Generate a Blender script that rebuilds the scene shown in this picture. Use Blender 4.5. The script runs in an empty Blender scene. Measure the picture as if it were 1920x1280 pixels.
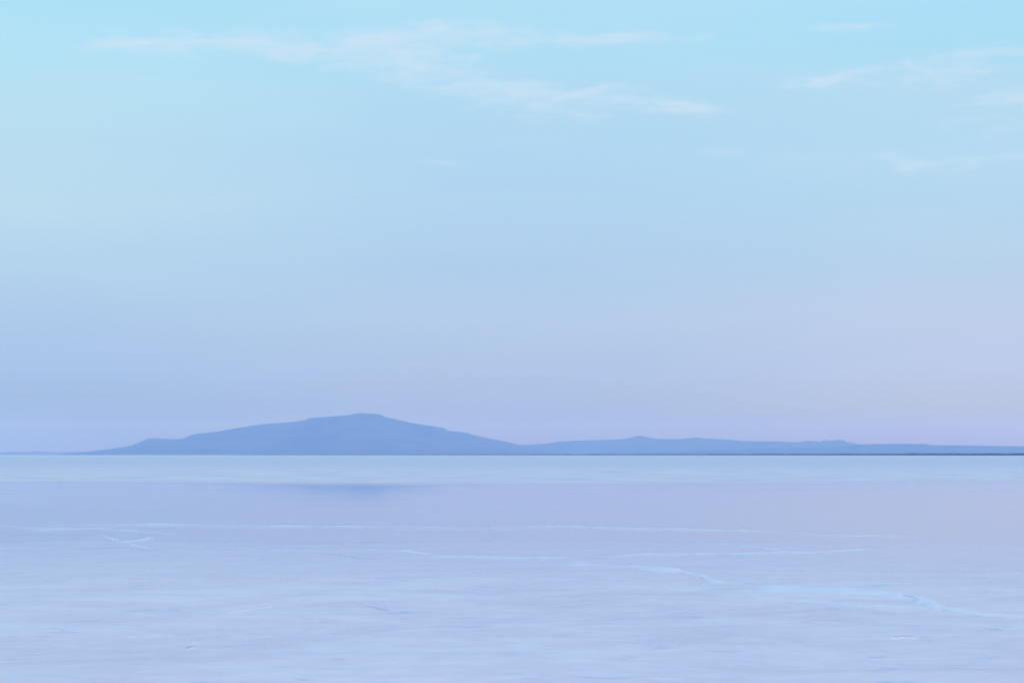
import bpy, math, random
import numpy as np
from mathutils import Vector, Matrix, noise as mnoise

R = math.radians
S = bpy.context.scene
COL = S.collection
rng = random.Random(7)

# ------------------------------------------------------------------ camera
CAM_H = 1.5
FPX = 1920 * 50 / 36
PITCH = math.atan(212.5 / FPX)
cd = bpy.data.cameras.new('camera'); cd.lens = 50; cd.sensor_width = 36
cd.clip_start = 0.1; cd.clip_end = 90000
cam = bpy.data.objects.new('camera', cd); COL.objects.link(cam)
cam.location = (0, 0, CAM_H); cam.rotation_euler = (R(90) + PITCH, 0, 0)
S.camera = cam

def ray(px, py):
    """direction of a photograph pixel (1920x1280), camera looking along +Y"""
    x, y = (px - 960) / FPX, (640 - py) / FPX
    c, s = math.cos(PITCH), math.sin(PITCH)
    return Vector((x, c - y * s, s + y * c))

def ground(px, py, z=0.0):
    d = ray(px, py); t = (CAM_H - z) / -d.z
    return Vector((d.x * t, d.y * t, z))

# ------------------------------------------------------------------ node helpers
def N(nt, typ, **kw):
    n = nt.nodes.new(typ)
    for k, v in kw.items(): setattr(n, k, v)
    return n
def setin(nt, sock, v):
    if isinstance(v, bpy.types.NodeSocket): nt.links.new(v, sock)
    else: sock.default_value = v
def M(nt, op, a, b=0.0, c=0.0, clamp=False):
    n = N(nt, 'ShaderNodeMath', operation=op, use_clamp=clamp)
    for i, v in enumerate((a, b, c)): setin(nt, n.inputs[i], v)
    return n.outputs[0]
def VM(nt, op, a, b=(0, 0, 0)):
    n = N(nt, 'ShaderNodeVectorMath', operation=op)
    setin(nt, n.inputs[0], a); setin(nt, n.inputs[1], b)
    return n.outputs['Value'] if op in ('LENGTH', 'DOT_PRODUCT') else n.outputs[0]
def MR(nt, v, a, b, c=0.0, d=1.0, smooth=True):
    n = N(nt, 'ShaderNodeMapRange', interpolation_type='SMOOTHSTEP' if smooth else 'LINEAR')
    for i, x in enumerate((v, a, b, c, d)): setin(nt, n.inputs[i], x)
    return n.outputs[0]
def MAP(nt, vec, loc=(0, 0, 0), rot=(0, 0, 0), sc=(1, 1, 1), kind='POINT'):
    n = N(nt, 'ShaderNodeMapping', vector_type=kind)
    nt.links.new(vec, n.inputs[0])
    n.inputs[1].default_value = loc; n.inputs[2].default_value = rot; n.inputs[3].default_value = sc
    return n.outputs[0]
def NOISE(nt, vec, scale, detail=4, rough=0.5, dist=0.0, col=False):
    n = N(nt, 'ShaderNodeTexNoise')
    nt.links.new(vec, n.inputs['Vector'])
    n.inputs['Scale'].default_value = scale; n.inputs['Detail'].default_value = detail
    n.inputs['Roughness'].default_value = rough; n.inputs['Distortion'].default_value = dist
    return n.outputs['Color' if col else 'Fac']
def MIX(nt, f, a, b):
    n = N(nt, 'ShaderNodeMix', data_type='RGBA')
    for s, v in ((n.inputs[0], f), (n.inputs[6], a), (n.inputs[7], b)): setin(nt, s, v)
    return n.outputs[2]
def lin(c):
    r = []
    for v in c:
        v /= 255.0
        r.append(v / 12.92 if v <= .04045 else ((v + .055) / 1.055) ** 2.4)
    return r

# ------------------------------------------------------------------ world: dusk sky opposite the low sun, with thin high cloud
SUN_EL, SUN_AZ = R(14), R(155)          # azimuth from +Y, clockwise: behind the camera, to the right
w = bpy.data.worlds.new('World'); S.world = w; w.use_nodes = True
nt = w.node_tree; nt.nodes.clear()
geo = N(nt, 'ShaderNodeTexCoord').outputs['Generated']
sep = N(nt, 'ShaderNodeSeparateXYZ'); nt.links.new(geo, sep.inputs[0])
X, Y, Z = sep.outputs
YS = [0, 100, 200, 300, 400, 500, 600, 700, 770, 830, 852]
SKY_L = [(167.1, 220.9, 244.1), (175.0, 224.0, 243.1), (179.2, 223.4, 238.3), (181.4, 218.2, 234.9), (182.8, 217.3, 231.7), (174.3, 207.6, 229.2), (167.1, 194.7, 223.6), (154.1, 180.1, 208.7), (135.7, 152.3, 138.0), (120.0, 120.0, 130.0), (120.0, 120.0, 130.0)]
SKY_C = [(174.4, 222.4, 242.7), (173.1, 220.0, 242.0), (173.1, 215.2, 238.2), (172.1, 211.6, 237.1), (172.6, 207.6, 233.6), (169.6, 200.4, 227.4), (174.6, 197.7, 221.9), (163.7, 182.4, 204.6), (150.5, 158.9, 151.9), (137.2, 125.3, 130.0), (137.2, 125.3, 130.0)]
SKY_R = [(172.3, 221.6, 247.7), (168.9, 220.7, 243.8), (177.2, 217.5, 237.3), (177.5, 216.9, 237.6), (176.3, 212.4, 233.6), (178.5, 205.7, 226.9), (184.9, 200.6, 221.5), (182.9, 193.4, 215.7), (173.0, 173.6, 130.0), (152.1, 127.1, 130.0), (152.1, 127.1, 130.0)]
def ramp(cols):
    n = N(nt, 'ShaderNodeValToRGB')
    st = []
    for y, c in zip(YS, cols):
        d = ray(960, y).normalized(); st.append((max(d.z, 0) / 1.0, lin(c)))
    st.sort()
    st += [(0.42, lin((158, 214, 243))), (0.6, lin((146, 203, 238))), (1.0, lin((140, 196, 234)))]
    e = n.color_ramp.elements
    while len(e) < len(st): e.new(0.5)
    for k, (p, c) in enumerate(st): e[k].position = p; e[k].color = (*c, 1)
    nt.links.new(MR(nt, Z, 0, 1, 0, 1, False), n.inputs[0])
    return n.outputs[0]
az = M(nt, 'ARCTAN2', X, Y)
# gentle large-scale unevenness so the gradient is not a perfect ruler line
half = math.atan(960 / FPX)
tl = MR(nt, az, -half, 0.0)
tr = MR(nt, az, 0.0, half)
sky = MIX(nt, tr, MIX(nt, tl, ramp(SKY_L), ramp(SKY_C)), ramp(SKY_R))
# clouds: thin altocumulus streaks, placed by direction
den = M(nt, 'MAXIMUM', Y, 0.05)
cu = N(nt, 'ShaderNodeCombineXYZ')
nt.links.new(M(nt, 'DIVIDE', X, den), cu.inputs[0]); nt.links.new(M(nt, 'DIVIDE', Z, den), cu.inputs[1])
uv = cu.outputs[0]
warp = NOISE(nt, MAP(nt, uv, sc=(5, 16, 1)), 1.6, 4, .55, 0, True)
uvw = VM(nt, 'ADD', uv, VM(nt, 'MULTIPLY', VM(nt, 'SUBTRACT', warp, (.5, .5, .5)), (0.10, 0.028, 0)))
#   px   py   rx   ry  tilt  strength
CL = [(1880, 205, 200, 50, 0, .35), (1700, 300, 330, 40, 0, .25), (200, 86, 85, 16, -2, .85), (232, 62, 40, 16, 20, .45), (340, 84, 130, 26, 0, 1.0), (310, 106, 60, 16, 0, .7), (530, 82, 150, 28, 2, .85),
      (620, 108, 160, 30, 8, .75), (740, 70, 120, 32, 0, .9), (860, 72, 150, 30, 0, 1.0), (800, 120, 190, 34, 12, .8), (960, 66, 70, 20, 0, .85),
      (900, 165, 190, 32, 10, .62), (1060, 200, 190, 38, 6, .72), (1190, 190, 160, 24, 8, .75), (1290, 202, 55, 13, 3, .55),
      (1090, 76, 75, 20, 0, .9), (1190, 74, 60, 17, -6, .95), (1290, 74, 38, 12, -12, .6),
      (1570, 50, 130, 13, 0, .85), (1400, 56, 50, 9, 0, .35),
      (1540, 150, 100, 14, -6, .85), (1650, 128, 130, 13, -9, .5), (1700, 150, 210, 18, -6, .7), (1850, 118, 130, 26, -8, .8),
      (1900, 90, 110, 14, 0, .5), (1900, 178, 110, 20, 4, .8), (1890, 240, 70, 14, -4, .5), (1480, 232, 160, 20, 4, .3),
      (1400, 292, 160, 14, -1, .36), (1800, 300, 190, 18, -2, .48), (820, 308, 60, 12, 5, .3), (650, 432, 130, 12, 2, .3), (1120, 410, 220, 10, -1, .24)]
mask = None
for (px, py, rx, ry, tilt, st) in CL:
    d = ray(px, py)
    v = VM(nt, 'LENGTH', MAP(nt, uvw, (d.x / d.y, d.z / d.y, 0), (0, 0, R(-tilt)), (rx / FPX * 1.35, ry / FPX * 1.5, 1), 'TEXTURE'))
    m = M(nt, 'MULTIPLY', MR(nt, v, 1.15, 0.0), st)
    mask = m if mask is None else M(nt, 'ADD', mask, m)
mask = M(nt, 'MINIMUM', mask, 1.15)
n1 = NOISE(nt, MAP(nt, uvw, sc=(9, 30, 1)), 2.2, 7, .62)
n2 = NOISE(nt, MAP(nt, uvw, rot=(0, 0, R(-9)), sc=(22, 90, 1)), 1.9, 5, .62)
det = M(nt, 'ADD', M(nt, 'MULTIPLY', n1, .52), M(nt, 'MULTIPLY', n2, .48))
cl = MR(nt, M(nt, 'ADD', M(nt, 'MULTIPLY', mask, .42), M(nt, 'MULTIPLY', det, 2.0)), 1.02, 1.80)
cl = M(nt, 'MULTIPLY', cl, MR(nt, mask, 0.02, 0.4))
# a very faint veil of thin cloud over the middle of the sky
veil = NOISE(nt, MAP(nt, uv, sc=(3, 14, 1)), 1.5, 4, .5, .3)
veil = M(nt, 'MULTIPLY', MR(nt, veil, .46, .74), MR(nt, Z, .05, .16))
cl = M(nt, 'ADD', M(nt, 'MULTIPLY', cl, .66), M(nt, 'MULTIPLY', veil, .10), clamp=True)
sky = MIX(nt, cl, sky, (*lin((211, 228, 243)), 1))
nish = N(nt, 'ShaderNodeTexSky', sky_type='NISHITA', sun_disc=False, sun_elevation=SUN_EL, sun_rotation=SUN_AZ,
         altitude=900, air_density=1.0, dust_density=1.2, ozone_density=2.0)
b1 = N(nt, 'ShaderNodeBackground'); nt.links.new(sky, b1.inputs[0]); b1.inputs[1].default_value = 1.0
b2 = N(nt, 'ShaderNodeBackground'); nt.links.new(nish.outputs[0], b2.inputs[0]); b2.inputs[1].default_value = 0.005
ad = N(nt, 'ShaderNodeAddShader'); nt.links.new(b1.outputs[0], ad.inputs[0]); nt.links.new(b2.outputs[0], ad.inputs[1])
nt.links.new(ad.outputs[0], N(nt, 'ShaderNodeOutputWorld').inputs[0])

sd = bpy.data.lights.new('sun', 'SUN'); sd.energy = 2.6; sd.angle = R(12); sd.color = (1.0, .69, .76)
sun = bpy.data.objects.new('sun', sd); COL.objects.link(sun)
to_sun = Vector((math.sin(SUN_AZ) * math.cos(SUN_EL), math.cos(SUN_AZ) * math.cos(SUN_EL), math.sin(SUN_EL)))
sun.rotation_euler = (-to_sun).to_track_quat('-Z', 'Y').to_euler()

S.view_settings.view_transform = 'Standard'; S.view_settings.look = 'None'
S.view_settings.gamma = 1; S.view_settings.use_curve_mapping = False
S.view_settings.exposure = 0.0
S.cycles.max_bounces = 6; S.cycles.volume_bounces = 2
S.cycles.use_denoising = True; S.cycles.use_adaptive_sampling = False

# ------------------------------------------------------------------ materials
def newmat(name):
    m = bpy.data.materials.new(name); m.use_nodes = True
    m.node_tree.nodes.clear(); return m, m.node_tree
def out(nt, sh):
    nt.links.new(sh, N(nt, 'ShaderNodeOutputMaterial').inputs[0])
def principled(nt, **kw):
    p = N(nt, 'ShaderNodeBsdfPrincipled')
    for k, v in kw.items(): setin(nt, p.inputs[k.replace('_', ' ')], v)
    return p
def pos(nt): return N(nt, 'ShaderNodeNewGeometry').outputs['Position']

def salt_material():
    """white salt crust under a thin film of brine, drier and rougher in patches"""
    m, nt = newmat('wet_salt_crust')
    out(nt, salt_shader(nt)); return m

def salt_shader(nt):
    p = MAP(nt, pos(nt), sc=(1, 1, 0))
    big = NOISE(nt, MAP(nt, p, rot=(0, 0, .15), sc=(.75, 1, 1)), .2, 5, .55, .6)
    mid = NOISE(nt, MAP(nt, p, loc=(3, 9, 0), rot=(0, 0, -.1), sc=(.6, 1, 1)), 1.1, 7, .62, .8)
    fine = NOISE(nt, MAP(nt, p, sc=(.6, 1, 1)), 6, 5, .65, .3)
    blot = NOISE(nt, MAP(nt, p, loc=(17, 4, 0), sc=(.5, 1.2, 1)), 2.4, 5, .62, .8)
    dry = M(nt, 'ADD', M(nt, 'MULTIPLY', big, .33), M(nt, 'ADD', M(nt, 'MULTIPLY', mid, .47), M(nt, 'MULTIPLY', fine, .2)))
    sy = N(nt, 'ShaderNodeSeparateXYZ'); nt.links.new(p, sy.inputs[0])
    wet = MR(nt, M(nt, 'ADD', sy.outputs[1], M(nt, 'MULTIPLY', big, 9.0)), 19, 33)      # brine film thickens towards the water
    dry = MR(nt, dry, .36, .64)
    dry = M(nt, 'MULTIPLY', dry, M(nt, 'SUBTRACT', 1.0, wet))
    stain = MR(nt, blot, .57, .76)
    base = MIX(nt, dry, (.76, .60, .73, 1), (.96, .83, .90, 1))
    base = MIX(nt, M(nt, 'MULTIPLY', stain, .6), base, (.38, .42, .62, 1))
    base = MIX(nt, wet, base, (.62, .52, .70, 1))
    rough = MR(nt, dry, 0, 1, .24, .42, False)
    rough = M(nt, 'ADD', M(nt, 'MULTIPLY', rough, M(nt, 'SUBTRACT', 1.0, wet)), M(nt, 'MULTIPLY', wet, .09))
    bmp = N(nt, 'ShaderNodeBump'); bmp.inputs['Distance'].default_value = .006
    nt.links.new(MR(nt, wet, 0, 1, .5, .04, False), bmp.inputs['Strength'])
    nt.links.new(M(nt, 'ADD', fine, M(nt, 'MULTIPLY', mid, .8)), bmp.inputs['Height'])
    return principled(nt, Base_Color=base, Roughness=rough, IOR=1.36, Normal=bmp.outputs[0]).outputs[0]

def water_material():
    """shallow brine: mirror-calm near the shore, ruffled by wind farther out"""
    m, nt = newmat('shallow_brine')
    ps = pos(nt)
    sp = N(nt, 'ShaderNodeSeparateXYZ'); nt.links.new(ps, sp.inputs[0])
    p = MAP(nt, ps, sc=(1, 1, 0))
    edge = M(nt, 'ADD', sp.outputs[1], M(nt, 'MULTIPLY', M(nt, 'SUBTRACT', NOISE(nt, MAP(nt, p, sc=(1, .6, 1)), .035, 4, .55), .5), 22))
    edge = M(nt, 'ADD', edge, M(nt, 'MULTIPLY', M(nt, 'ABSOLUTE', sp.outputs[0]), -.12))
    ruff = MR(nt, edge, 68, 84)
    calm_r = MR(nt, NOISE(nt, MAP(nt, p, sc=(.25, 1, 1)), .22, 4, .5), .35, .65, .045, .075)
    far_r = MR(nt, sp.outputs[1], 90, 300, .36, .30)
    far_r = M(nt, 'ADD', far_r, M(nt, 'MULTIPLY', M(nt, 'SUBTRACT', NOISE(nt, MAP(nt, p, sc=(.2, 1, 1)), .10, 6, .65), .5), .18))
    rough = M(nt, 'ADD', M(nt, 'MULTIPLY', calm_r, M(nt, 'SUBTRACT', 1.0, ruff)), M(nt, 'MULTIPLY', far_r, ruff))
    # base colour by zone: pinkish, paler where ruffled, bluer, lilac; darker ripple streaks
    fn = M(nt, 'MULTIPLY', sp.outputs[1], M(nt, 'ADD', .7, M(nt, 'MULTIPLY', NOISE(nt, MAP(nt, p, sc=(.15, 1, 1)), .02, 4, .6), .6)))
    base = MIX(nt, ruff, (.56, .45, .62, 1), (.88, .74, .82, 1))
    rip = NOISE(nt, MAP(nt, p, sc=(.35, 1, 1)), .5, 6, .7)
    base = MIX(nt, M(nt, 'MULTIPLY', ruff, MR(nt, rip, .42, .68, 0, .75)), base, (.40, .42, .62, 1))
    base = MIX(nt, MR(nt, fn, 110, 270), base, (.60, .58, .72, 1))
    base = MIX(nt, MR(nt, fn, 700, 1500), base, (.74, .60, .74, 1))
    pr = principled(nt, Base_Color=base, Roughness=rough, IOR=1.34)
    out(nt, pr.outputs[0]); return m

def simple(name, c1, c2, scale, rough, bump=0.0, ior=1.4):
    m, nt = newmat(name)
    p = pos(nt)
    n = NOISE(nt, p, scale, 5, .6, .2)
    kw = dict(Base_Color=MIX(nt, MR(nt, n, .35, .65), (*c1, 1), (*c2, 1)), Roughness=rough, IOR=ior)
    if bump:
        b = N(nt, 'ShaderNodeBump'); b.inputs['Distance'].default_value = bump
        nt.links.new(n, b.inputs['Height']); kw['Normal'] = b.outputs[0]
    out(nt, principled(nt, **kw).outputs[0]); return m

SALT = salt_material()
WATER = water_material()
def feathered(name, c1, c2, rough, scale, lo, hi, most):
    """broken crust that passes into the wet salt around it towards its edges (vertex attribute 'cover')"""
    m, nt = newmat(name)
    p = MAP(nt, pos(nt), sc=(.45, 1, 1))
    n = NOISE(nt, p, scale, 6, .65, .4)
    cov = N(nt, 'ShaderNodeAttribute', attribute_name='cover').outputs['Fac']
    a = MR(nt, M(nt, 'ADD', cov, M(nt, 'MULTIPLY', M(nt, 'SUBTRACT', n, .5), 2.2)), lo, hi, 0, most)
    pr = principled(nt, Base_Color=MIX(nt, MR(nt, n, .35, .65), (*c1, 1), (*c2, 1)), Roughness=rough, IOR=1.4)
    mx = N(nt, 'ShaderNodeMixShader')
    nt.links.new(a, mx.inputs[0]); nt.links.new(salt_shader(nt), mx.inputs[1]); nt.links.new(pr.outputs[0], mx.inputs[2])
    out(nt, mx.outputs[0]); return m
RIM = feathered('dry_white_salt', (.80, .79, .88), (.91, .91, .95), .75, 3.5, .10, 1.0, .78)
CRACK = feathered('shaded_crack_crust', (.22, .25, .48), (.34, .36, .58), .5, 6, .25, .95, .6)  # shade under the crack edges, painted as dark blue into the crust colour
HILL = simple('hill_slopes', (.04, .045, .045), (.085, .085, .08), .003, .95)
BANK = simple('dark_shore_scrub', (.010, .011, .03), (.016, .016, .04), .05, .95)

# ------------------------------------------------------------------ mesh helpers
def link(name, verts, faces, mat, smooth=True, parent=None):
    me = bpy.data.meshes.new(name)
    verts = np.asarray(verts, dtype=np.float64)
    me.from_pydata(verts.tolist(), [], faces)
    me.materials.append(mat)
    if smooth: me.polygons.foreach_set('use_smooth', [True] * len(me.polygons))
    me.update()
    o = bpy.data.objects.new(name, me); COL.objects.link(o)
    if parent: o.parent = parent
    return o
def tag(o, label, cat=None, group=None, kind=None):
    if label: o['label'] = label
    if cat: o['category'] = cat
    if group: o['group'] = group
    if kind: o['kind'] = kind
    return o
def gridmesh(name, V, mat, closed=False):
    """V: (rows, cols, 3) array"""
    r, c = V.shape[:2]
    me = bpy.data.meshes.new(name)
    idx = np.arange(r * c).reshape(r, c)
    if closed: idx = np.concatenate([idx, idx[:, :1]], 1)
    q = np.stack([idx[:-1, :-1], idx[:-1, 1:], idx[1:, 1:], idx[1:, :-1]], -1).reshape(-1, 4)
    me.vertices.add(r * c); me.vertices.foreach_set('co', V.reshape(-1).astype(np.float32))
    me.loops.add(len(q) * 4); me.loops.foreach_set('vertex_index', q.reshape(-1).astype(np.int32))
    me.polygons.add(len(q)); me.polygons.foreach_set('loop_start', np.arange(0, len(q) * 4, 4, dtype=np.int32))
    me.polygons.foreach_set('use_smooth', np.ones(len(q), dtype=bool))
    me.materials.append(mat); me.update(calc_edges=True); me.validate()
    o = bpy.data.objects.new(name, me); COL.objects.link(o)
    return o

# value noise in numpy
_pr = np.random.RandomState(3)
_T = _pr.rand(256, 256)
def vnoise(x, y):
    xi = np.floor(x).astype(int); yi = np.floor(y).astype(int)
    fx = x - xi; fy = y - yi
    fx = fx * fx * (3 - 2 * fx); fy = fy * fy * (3 - 2 * fy)
    a = _T[xi & 255, yi & 255]; b = _T[(xi + 1) & 255, yi & 255]
    c = _T[xi & 255, (yi + 1) & 255]; d = _T[(xi + 1) & 255, (yi + 1) & 255]
    return (a * (1 - fx) + b * fx) * (1 - fy) + (c * (1 - fx) + d * fx) * fy - .5
def fbm(x, y, o=5, g=.5):
    s = 0; a = 1.0
    for k in range(o):
        s = s + a * vnoise(x * 2 ** k + 17.3 * k, y * 2 ** k - 9.1 * k); a *= g
    return s

# ------------------------------------------------------------------ salt flat: one sheet to the horizon, real relief near the shore
SHORE = 29.0
az_ = np.concatenate([np.linspace(-180, -62, 24, endpoint=False), np.linspace(-62, -32, 60, endpoint=False),
                      np.linspace(-32, 32, 620, endpoint=False), np.linspace(32, 62, 60, endpoint=False),
                      np.linspace(62, 180, 24, endpoint=False)])
rad = np.concatenate([[0.02], np.linspace(1, 6, 12), np.geomspace(6.1, 48, 430), np.geomspace(50, 120, 20), np.geomspace(140, 18500, 30)])
A, Rd = np.meshgrid(np.radians(az_), rad)
gx, gy = Rd * np.sin(A), Rd * np.cos(A)
h = .012 * fbm(gx * .22, gy * .35, 4) + .010 * fbm(gx * .9 + 5, gy * 1.5, 4, .55) + .0035 * fbm(gx * 4, gy * 6, 3)
dist = gy + 2.2 * fbm(gx * .05, gy * .12, 4)
t = np.clip((dist - SHORE + 7) / 9, 0, 1); t = t * t * (3 - 2 * t)
h = (h + .018) * (1 - t) + (-.06 + .3 * h) * t
h = np.where(Rd > 47, -.06, h)
o = gridmesh('salt_flat', np.stack([gx, gy, h], -1), SALT, closed=True)
tag(o, 'pale blue-lilac wet salt crust covering the whole foreground', 'salt flat', kind='structure')

# ------------------------------------------------------------------ lake
az_ = np.linspace(-180, 180, 96, endpoint=False)
rad = np.concatenate([[0.02], np.geomspace(8, 18400, 40)])
A, Rd = np.meshgrid(np.radians(az_), rad)
# front half only reaches over the flat; behind the camera the flat is dry and stands above it
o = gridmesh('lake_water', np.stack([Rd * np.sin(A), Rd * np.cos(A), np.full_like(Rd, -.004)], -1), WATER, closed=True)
tag(o, 'calm shallow brine mirroring the sky, ruffled pale blue towards the horizon', 'water', kind='structure')

# ------------------------------------------------------------------ hills
def hill(name, prof, D, depth, label, amp, seed, kind='structure', nx=520, nt_=60):
    """prof: skyline points in photograph pixels; D: distance of the ridge"""
    px = np.array([p[0] for p in prof], float); py = np.array([p[1] for p in prof], float)
    xs = np.linspace(px[0], px[-1], nx)
    top = np.interp(xs, px, py)
    zs, xw = [], []
    for a, b in zip(xs, top):
        d = ray(a, b); zs.append(CAM_H + d.z / d.y * D); xw.append(d.x / d.y * D)
    zs = np.array(zs); xw = np.array(xw)
    zs = zs + amp * .12 * fbm(xw / 420 + seed, xw * 0 + seed, 4)
    endf = np.clip(np.minimum(xs - xs[0], xs[-1] - xs) / 14, 0, 1)
    t = np.linspace(0, 1, nt_)
    TT, XX = np.meshgrid(t, xw, indexing='ij')
    g = np.where(TT < .55, TT / .55, (1 - TT) / .45)
    g = np.clip(g, 0, 1) ** 1.25
    YY = D + (TT - .55) * depth
    gul = fbm(XX / 700 + seed, YY / 1100, 5) * amp * np.sin(np.pi * np.clip(g, 0, 1)) * np.clip(zs / (zs.max() * .6), 0, 1)[None]
    ZZ = (np.maximum(zs, 0) * endf)[None] * g + gul * endf[None] - 1.2 * (g <= 0)
    ZZ = np.minimum(ZZ, (np.maximum(zs, 1))[None] * (.15 + .85 * g) + .5)
    XX = XX + (XX * (YY / D - 1)) * .5
    o = gridmesh(name, np.stack([XX, YY, ZZ], -1), HILL)
    tag(o, label, 'hill', kind=kind)
    return o

hill('hill', [(150,848),(178,845),(205,842),(232,838),(252,834),(262,829),(272,824),(281,821),(300,821.5),(328,822.5),(345,821),(357,815),(368,812),
    (385,810),(405,808),(430,804),(460,799),(480,796),(500,794),(520,792),(545,790),(570,786),(582,781),(600,780),(627,778.5),(645,777),(662,774.5),
    (678,772),(696,773.5),(713,775),(724,780),(738,783),(763,789),(785,793),(813,797),(833,801),(841,806),(858,807.5),(876,809.5),(884,813),
    (913,820),(947,827),(966,832),(990,838),(1030,845),(1060,850)], 15000, 4200,
    'broad blue hill with a small rounded peak, tallest on the horizon, left of centre', 60, 2.0)
hill('hill', [(880,850),(930,841),(973,833.5),(1000,832.5),(1027,831),(1047,827),(1070,826),(1093,825),(1127,823.5),(1160,822.5),(1178,821),(1190,817),(1201,815.5),
    (1213,818),(1228,821),(1243,822),(1262,822.5),(1280,822),(1293,820),(1307,819),(1320,821),(1345,822.5),(1370,824),(1393,826),(1430,826),(1460,826),(1480,827.5),(1496,828),
    (1510,825.5),(1524,826),(1537,827),(1547,824),(1557,826),(1568,824),(1580,824.5),(1588,827.5),(1600,830),(1610,832),(1640,836),(1700,841),(1760,845),(1850,850)], 17200, 3000,
    'long low pale blue ridge with two small knobs, right of the tall hill', 30, 7.0)
hill('hill', [(1130,851),(1230,847),(1300,843),(1380,841.5),(1450,840),(1510,838),(1560,837.5),(1590,836),(1610,833),(1640,832),(1680,831),(1710,831.5),(1733,831.5),(1745,833.5),
    (1775,834),(1800,834),(1840,835),(1880,835.5),(1920,836),(2000,837),(2100,841),(2200,850)], 14200, 2600,
    'low darker blue ridge along the right end of the horizon', 20, 11.0)
hill('hill', [(-160,850),(-60,848.5),(0,848),(20,846.5),(45,846),(60,845.5),(88,845.5),(98,847.5),(115,847),(150,846.5),(190,846),(240,848),(300,851)], 19500, 2200,
    'faint sliver of distant low land at the left end of the horizon', 10, 15.0)

# dark scrub bank on the far shore, nearer and thicker towards the right
n = 900; xs = np.linspace(430, 2250, n)
rows = []
tt = np.clip((xs - 430) / 1500, 0, 1)
Db = 9500 - 5600 * tt
hb = (1.0 + 2.9 * tt ** 1.1)                         # height in photograph pixels
hb = hb * (1 + .28 * fbm(xs / 18, xs * 0, 4)) * np.clip((xs - 430) / 60, .1, 1)
zt = hb / FPX * Db
xw = np.array([ray(a, 852).x / ray(a, 852).y for a in xs]) * Db
prof = [(-.5, -20, -.3), (.45, -14, 0), (.85, -7, 0), (1.0, 0, 0), (.8, 10, 0), (-.5, 26, -.3)]
V = np.stack([np.stack([xw, Db + dy, zt * max(f, 0) + o_ + (f < 0) * -.2], -1) for f, dy, o_ in prof], 0)
o = gridmesh('shore_bank', V, BANK)
tag(o, 'thin dark navy strip of far shore under the ridges, thickest at the right', 'shore', kind='structure')

# ------------------------------------------------------------------ salt ridges and cracks on the flat
def polyline(pts, step):
    P = [ground(*p) for p in pts]
    res = []
    for a, b in zip(P[:-1], P[1:]):
        k = max(1, int((b - a).length / step))
        for i in range(k): res.append(a.lerp(b, i / k))
    res.append(P[-1]); return res

def strip(name, pts, width, height, mat, seed, step=.05, wob=.10, gap=.25, off=(0, 0), taper=True, wscale=1.3, strong=1.0):
    """a broken, lumpy low ridge following a line on the ground"""
    P = polyline(pts, step); n = len(P)
    A = np.array([[p.x, p.y] for p in P])
    pxm = A[:, 1] ** 2 / 4000                       # metres of depth that look one pixel tall from the shore
    wob = wob * 10
    s = np.arange(n) * step
    # the crust breaks along lines that run across the view, so its width is measured away from the shore
    Nn = A / np.linalg.norm(A, axis=1)[:, None]
    A = A + Nn * (wob * 2.6 * pxm * fbm(s / (.06 * A[:, 1]), s * 0 + seed, 5, .55))[:, None]
    A = A + Nn * off[0]
    e = np.clip(np.minimum(np.arange(n), n - 1 - np.arange(n)) * step / (.12 * n * step + .01), 0, 1) if taper else np.ones(n)
    wd = width * wscale * (1 + 1.1 * fbm(s / .35, s * 0 + seed + 4, 4)) * (.3 + .7 * e)
    br = np.clip((fbm(s / .7 + seed, s * 0 + 8, 3) + gap) / .22, 0.0, 1)
    hh = height * .42 * (1 + .6 * fbm(s / .18, s * 0 + seed + 9, 4)) * br * e
    wd = np.clip(wd, .02, None) * np.clip(pxm / .08, 1, 2.2)     # wider sheets out where the crust meets the water
    cs = [(-1, -.03), (-.8, .06), (-.55, .3), (-.28, .8), (0, 1), (.3, .85), (.6, .35), (.85, .08), (1, -.03)]
    V = []; cover = []
    for k, (c, f) in enumerate(cs):
        cover.append(strong * (1 - abs(c)) * e * (.45 + .55 * br))
        lump = .2 * fbm(s / .15 + k * 3.3, s * 0 + seed + k, 3)
        q = A + Nn * (c * wd * (1 + .5 * fbm(s / .16 + (c > 0) * 9, s * 0 + seed, 3)))[:, None]
        z = hh * np.clip(f, 0, 1) * (1 + lump) + (-.006 if f < 0 else .0) + off[1]
        base = surf(q[:, 0], q[:, 1])
        V.append(np.stack([q[:, 0], q[:, 1], base + z + .004], -1))
    o = gridmesh(name, np.stack(V, 0), mat)
    at = o.data.attributes.new('cover', 'FLOAT', 'POINT')
    at.data.foreach_set('value', np.concatenate(cover).astype(np.float32))
    return o

def surf(x, y):
    h = .012 * fbm(x * .22, y * .35, 4) + .010 * fbm(x * .9 + 5, y * 1.5, 4, .55) + .0035 * fbm(x * 4, y * 6, 3)
    d = y + 2.2 * fbm(x * .05, y * .12, 4)
    t = np.clip((d - SHORE + 7) / 9, 0, 1); t = t * t * (3 - 2 * t)
    return np.maximum((h + .018) * (1 - t) + (-.06 + .3 * h) * t, -.004)

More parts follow.
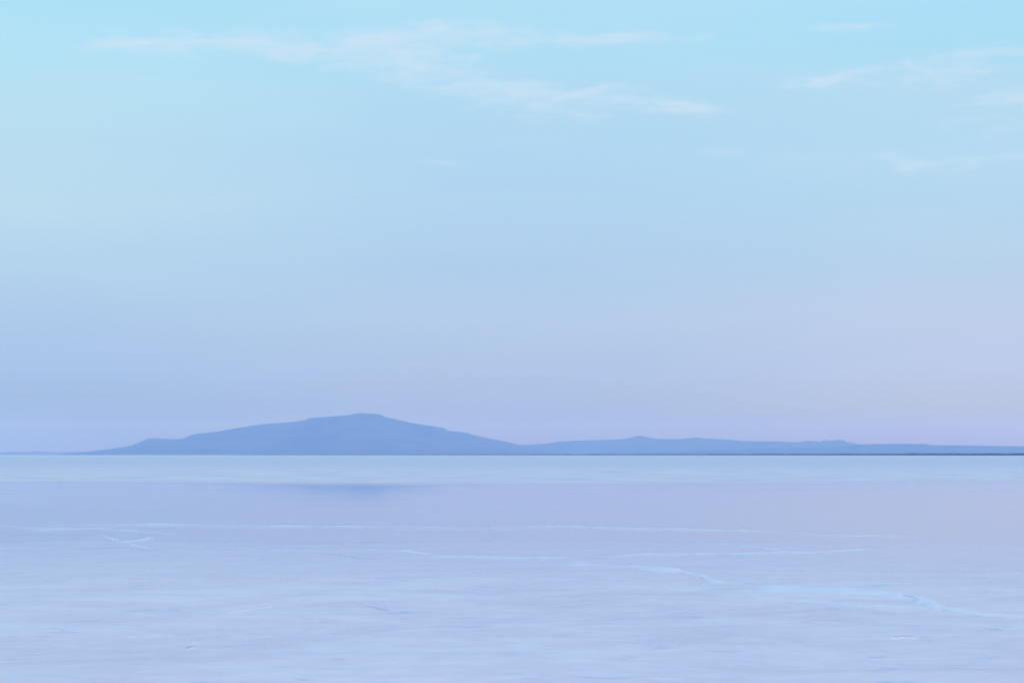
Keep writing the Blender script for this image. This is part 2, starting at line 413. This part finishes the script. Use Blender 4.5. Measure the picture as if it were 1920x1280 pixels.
RIDGES = [
 ([(95,984),(350,983),(500,986),(700,987.5),(900,989),(1000,988),(1080,985.5),(1180,989),(1300,993),(1400,994.5),(1560,999)], .30, .014, .12, 'long faint white salt rim along the edge of the calm water'),
 ([(190,1004),(215,1011),(240,1019),(262,1025),(290,1031)], .22, .022, .35, 'short bright salt ridge bending down at the left, above the dark crack'),
 ([(205,1017),(250,1013),(290,1008)], .20, .014, .3, 'small pale salt spur just right of the bend at the left'),
 ([(290,1032),(400,1034),(560,1032),(700,1031),(745,1033)], .12, .010, .15, 'thin pale salt line left of centre between the two brighter ridges'),
 ([(735,1031),(780,1037),(830,1043),(900,1046.5),(960,1048),(1080,1047)], .26, .018, .3, 'bright white salt ridge sloping down at the centre of the flat'),
 ([(1100,1046),(1160,1044),(1200,1041),(1330,1040),(1400,1039),(1500,1038),(1570,1035),(1660,1028)], .26, .013, .2, 'pale salt line rising to the right behind the long diagonal ridge'),
 ([(1290,1018),(1360,1020),(1430,1028),(1480,1037)], .20, .008, .1, 'faint short salt line sloping down behind the diagonal ridge'),
 ([(1040,1058),(1120,1061),(1200,1066),(1270,1072),(1310,1080),(1340,1091),(1380,1098),(1420,1102)], .28, .016, .25, 'upper left stretch of the long diagonal salt ridge'),
 ([(1385,1100),(1450,1105),(1520,1109),(1590,1112),(1650,1116),(1690,1122),(1735,1133),(1780,1146)], .34, .030, .45, 'broad bright middle stretch of the long diagonal salt ridge'),
 ([(1760,1143),(1800,1150),(1850,1154),(1900,1158),(1990,1163)], .16, .016, .3, 'thin end of the long diagonal salt ridge at the right edge'),
 ([(1400,1122),(1520,1130),(1600,1137),(1700,1141),(1770,1146)], .16, .009, .15, 'faint pale salt line running just in front of the diagonal ridge'),
 ([(1460,1001),(1560,1003),(1620,1005),(1720,1003)], .22, .008, .1, 'tiny pale salt streak at the right, near the calm water'),
 ([(0,984),(70,990),(180,990),(260,995),(330,1000)], .22, .007, .05, 'faint wide salt streak at the left, near the calm water'),
]
for i, (pts, wd, ht, gap, lab) in enumerate(RIDGES):
    o = strip('salt_ridge', pts, wd, ht, RIM, 3.1 * i + 1, gap=gap, strong=(.62, .85, .8, .8, 1.1, .85, .8, 1.4, 1.9, 1.6, 1.1, .8, .6)[i])
    tag(o, lab, 'salt ridge', 'raised salt ridges on the flat')
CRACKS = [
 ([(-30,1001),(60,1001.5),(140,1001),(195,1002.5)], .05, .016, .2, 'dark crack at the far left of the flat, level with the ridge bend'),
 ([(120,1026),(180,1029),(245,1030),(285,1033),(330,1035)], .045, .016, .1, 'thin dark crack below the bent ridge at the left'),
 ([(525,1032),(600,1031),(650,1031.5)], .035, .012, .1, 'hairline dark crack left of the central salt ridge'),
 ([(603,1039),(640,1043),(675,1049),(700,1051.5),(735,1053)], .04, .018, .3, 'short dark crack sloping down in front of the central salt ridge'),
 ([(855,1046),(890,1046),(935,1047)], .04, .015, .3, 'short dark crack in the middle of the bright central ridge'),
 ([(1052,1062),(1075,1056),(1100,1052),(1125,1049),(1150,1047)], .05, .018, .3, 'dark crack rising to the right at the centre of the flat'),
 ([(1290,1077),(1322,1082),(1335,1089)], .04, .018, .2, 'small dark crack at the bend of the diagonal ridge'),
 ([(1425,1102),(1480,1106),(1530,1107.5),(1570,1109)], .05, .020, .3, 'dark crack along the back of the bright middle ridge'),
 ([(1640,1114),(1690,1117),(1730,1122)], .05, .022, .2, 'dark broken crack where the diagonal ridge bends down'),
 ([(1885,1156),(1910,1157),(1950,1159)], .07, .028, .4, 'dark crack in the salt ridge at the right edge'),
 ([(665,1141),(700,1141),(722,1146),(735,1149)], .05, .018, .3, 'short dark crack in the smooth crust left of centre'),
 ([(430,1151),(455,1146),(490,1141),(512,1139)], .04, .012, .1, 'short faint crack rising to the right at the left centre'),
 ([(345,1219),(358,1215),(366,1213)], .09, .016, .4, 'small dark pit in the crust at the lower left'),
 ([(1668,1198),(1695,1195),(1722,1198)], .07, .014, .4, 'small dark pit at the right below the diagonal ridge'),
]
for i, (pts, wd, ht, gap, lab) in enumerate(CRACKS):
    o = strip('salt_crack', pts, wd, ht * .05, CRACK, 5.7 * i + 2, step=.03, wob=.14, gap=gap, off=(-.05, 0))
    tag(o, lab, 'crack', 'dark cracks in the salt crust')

# ------------------------------------------------------------------ haze
m, nt = newmat('distance_haze')
v = N(nt, 'ShaderNodeVolumePrincipled')
v.inputs['Color'].default_value = (.26, .48, 1.0, 1)          # scatters blue most, as clear air does
v.inputs['Absorption Color'].default_value = (1, 1, 1, 1)
v.inputs['Density'].default_value = 1.02e-4
nt.links.new(v.outputs[0], N(nt, 'ShaderNodeOutputMaterial').inputs['Volume'])
x0, x1, y0, y1, z0, z1 = -19500, 19500, -19500, 24000, -2.5, 520
vs = [(x, y, z) for x in (x0, x1) for y in (y0, y1) for z in (z0, z1)]
o = link('haze', vs, [(0, 1, 3, 2), (4, 6, 7, 5), (0, 4, 5, 1), (2, 3, 7, 6), (0, 2, 6, 4), (1, 5, 7, 3)], m, smooth=False)
tag(o, 'thin blue haze over the far shore', 'haze', kind='stuff')
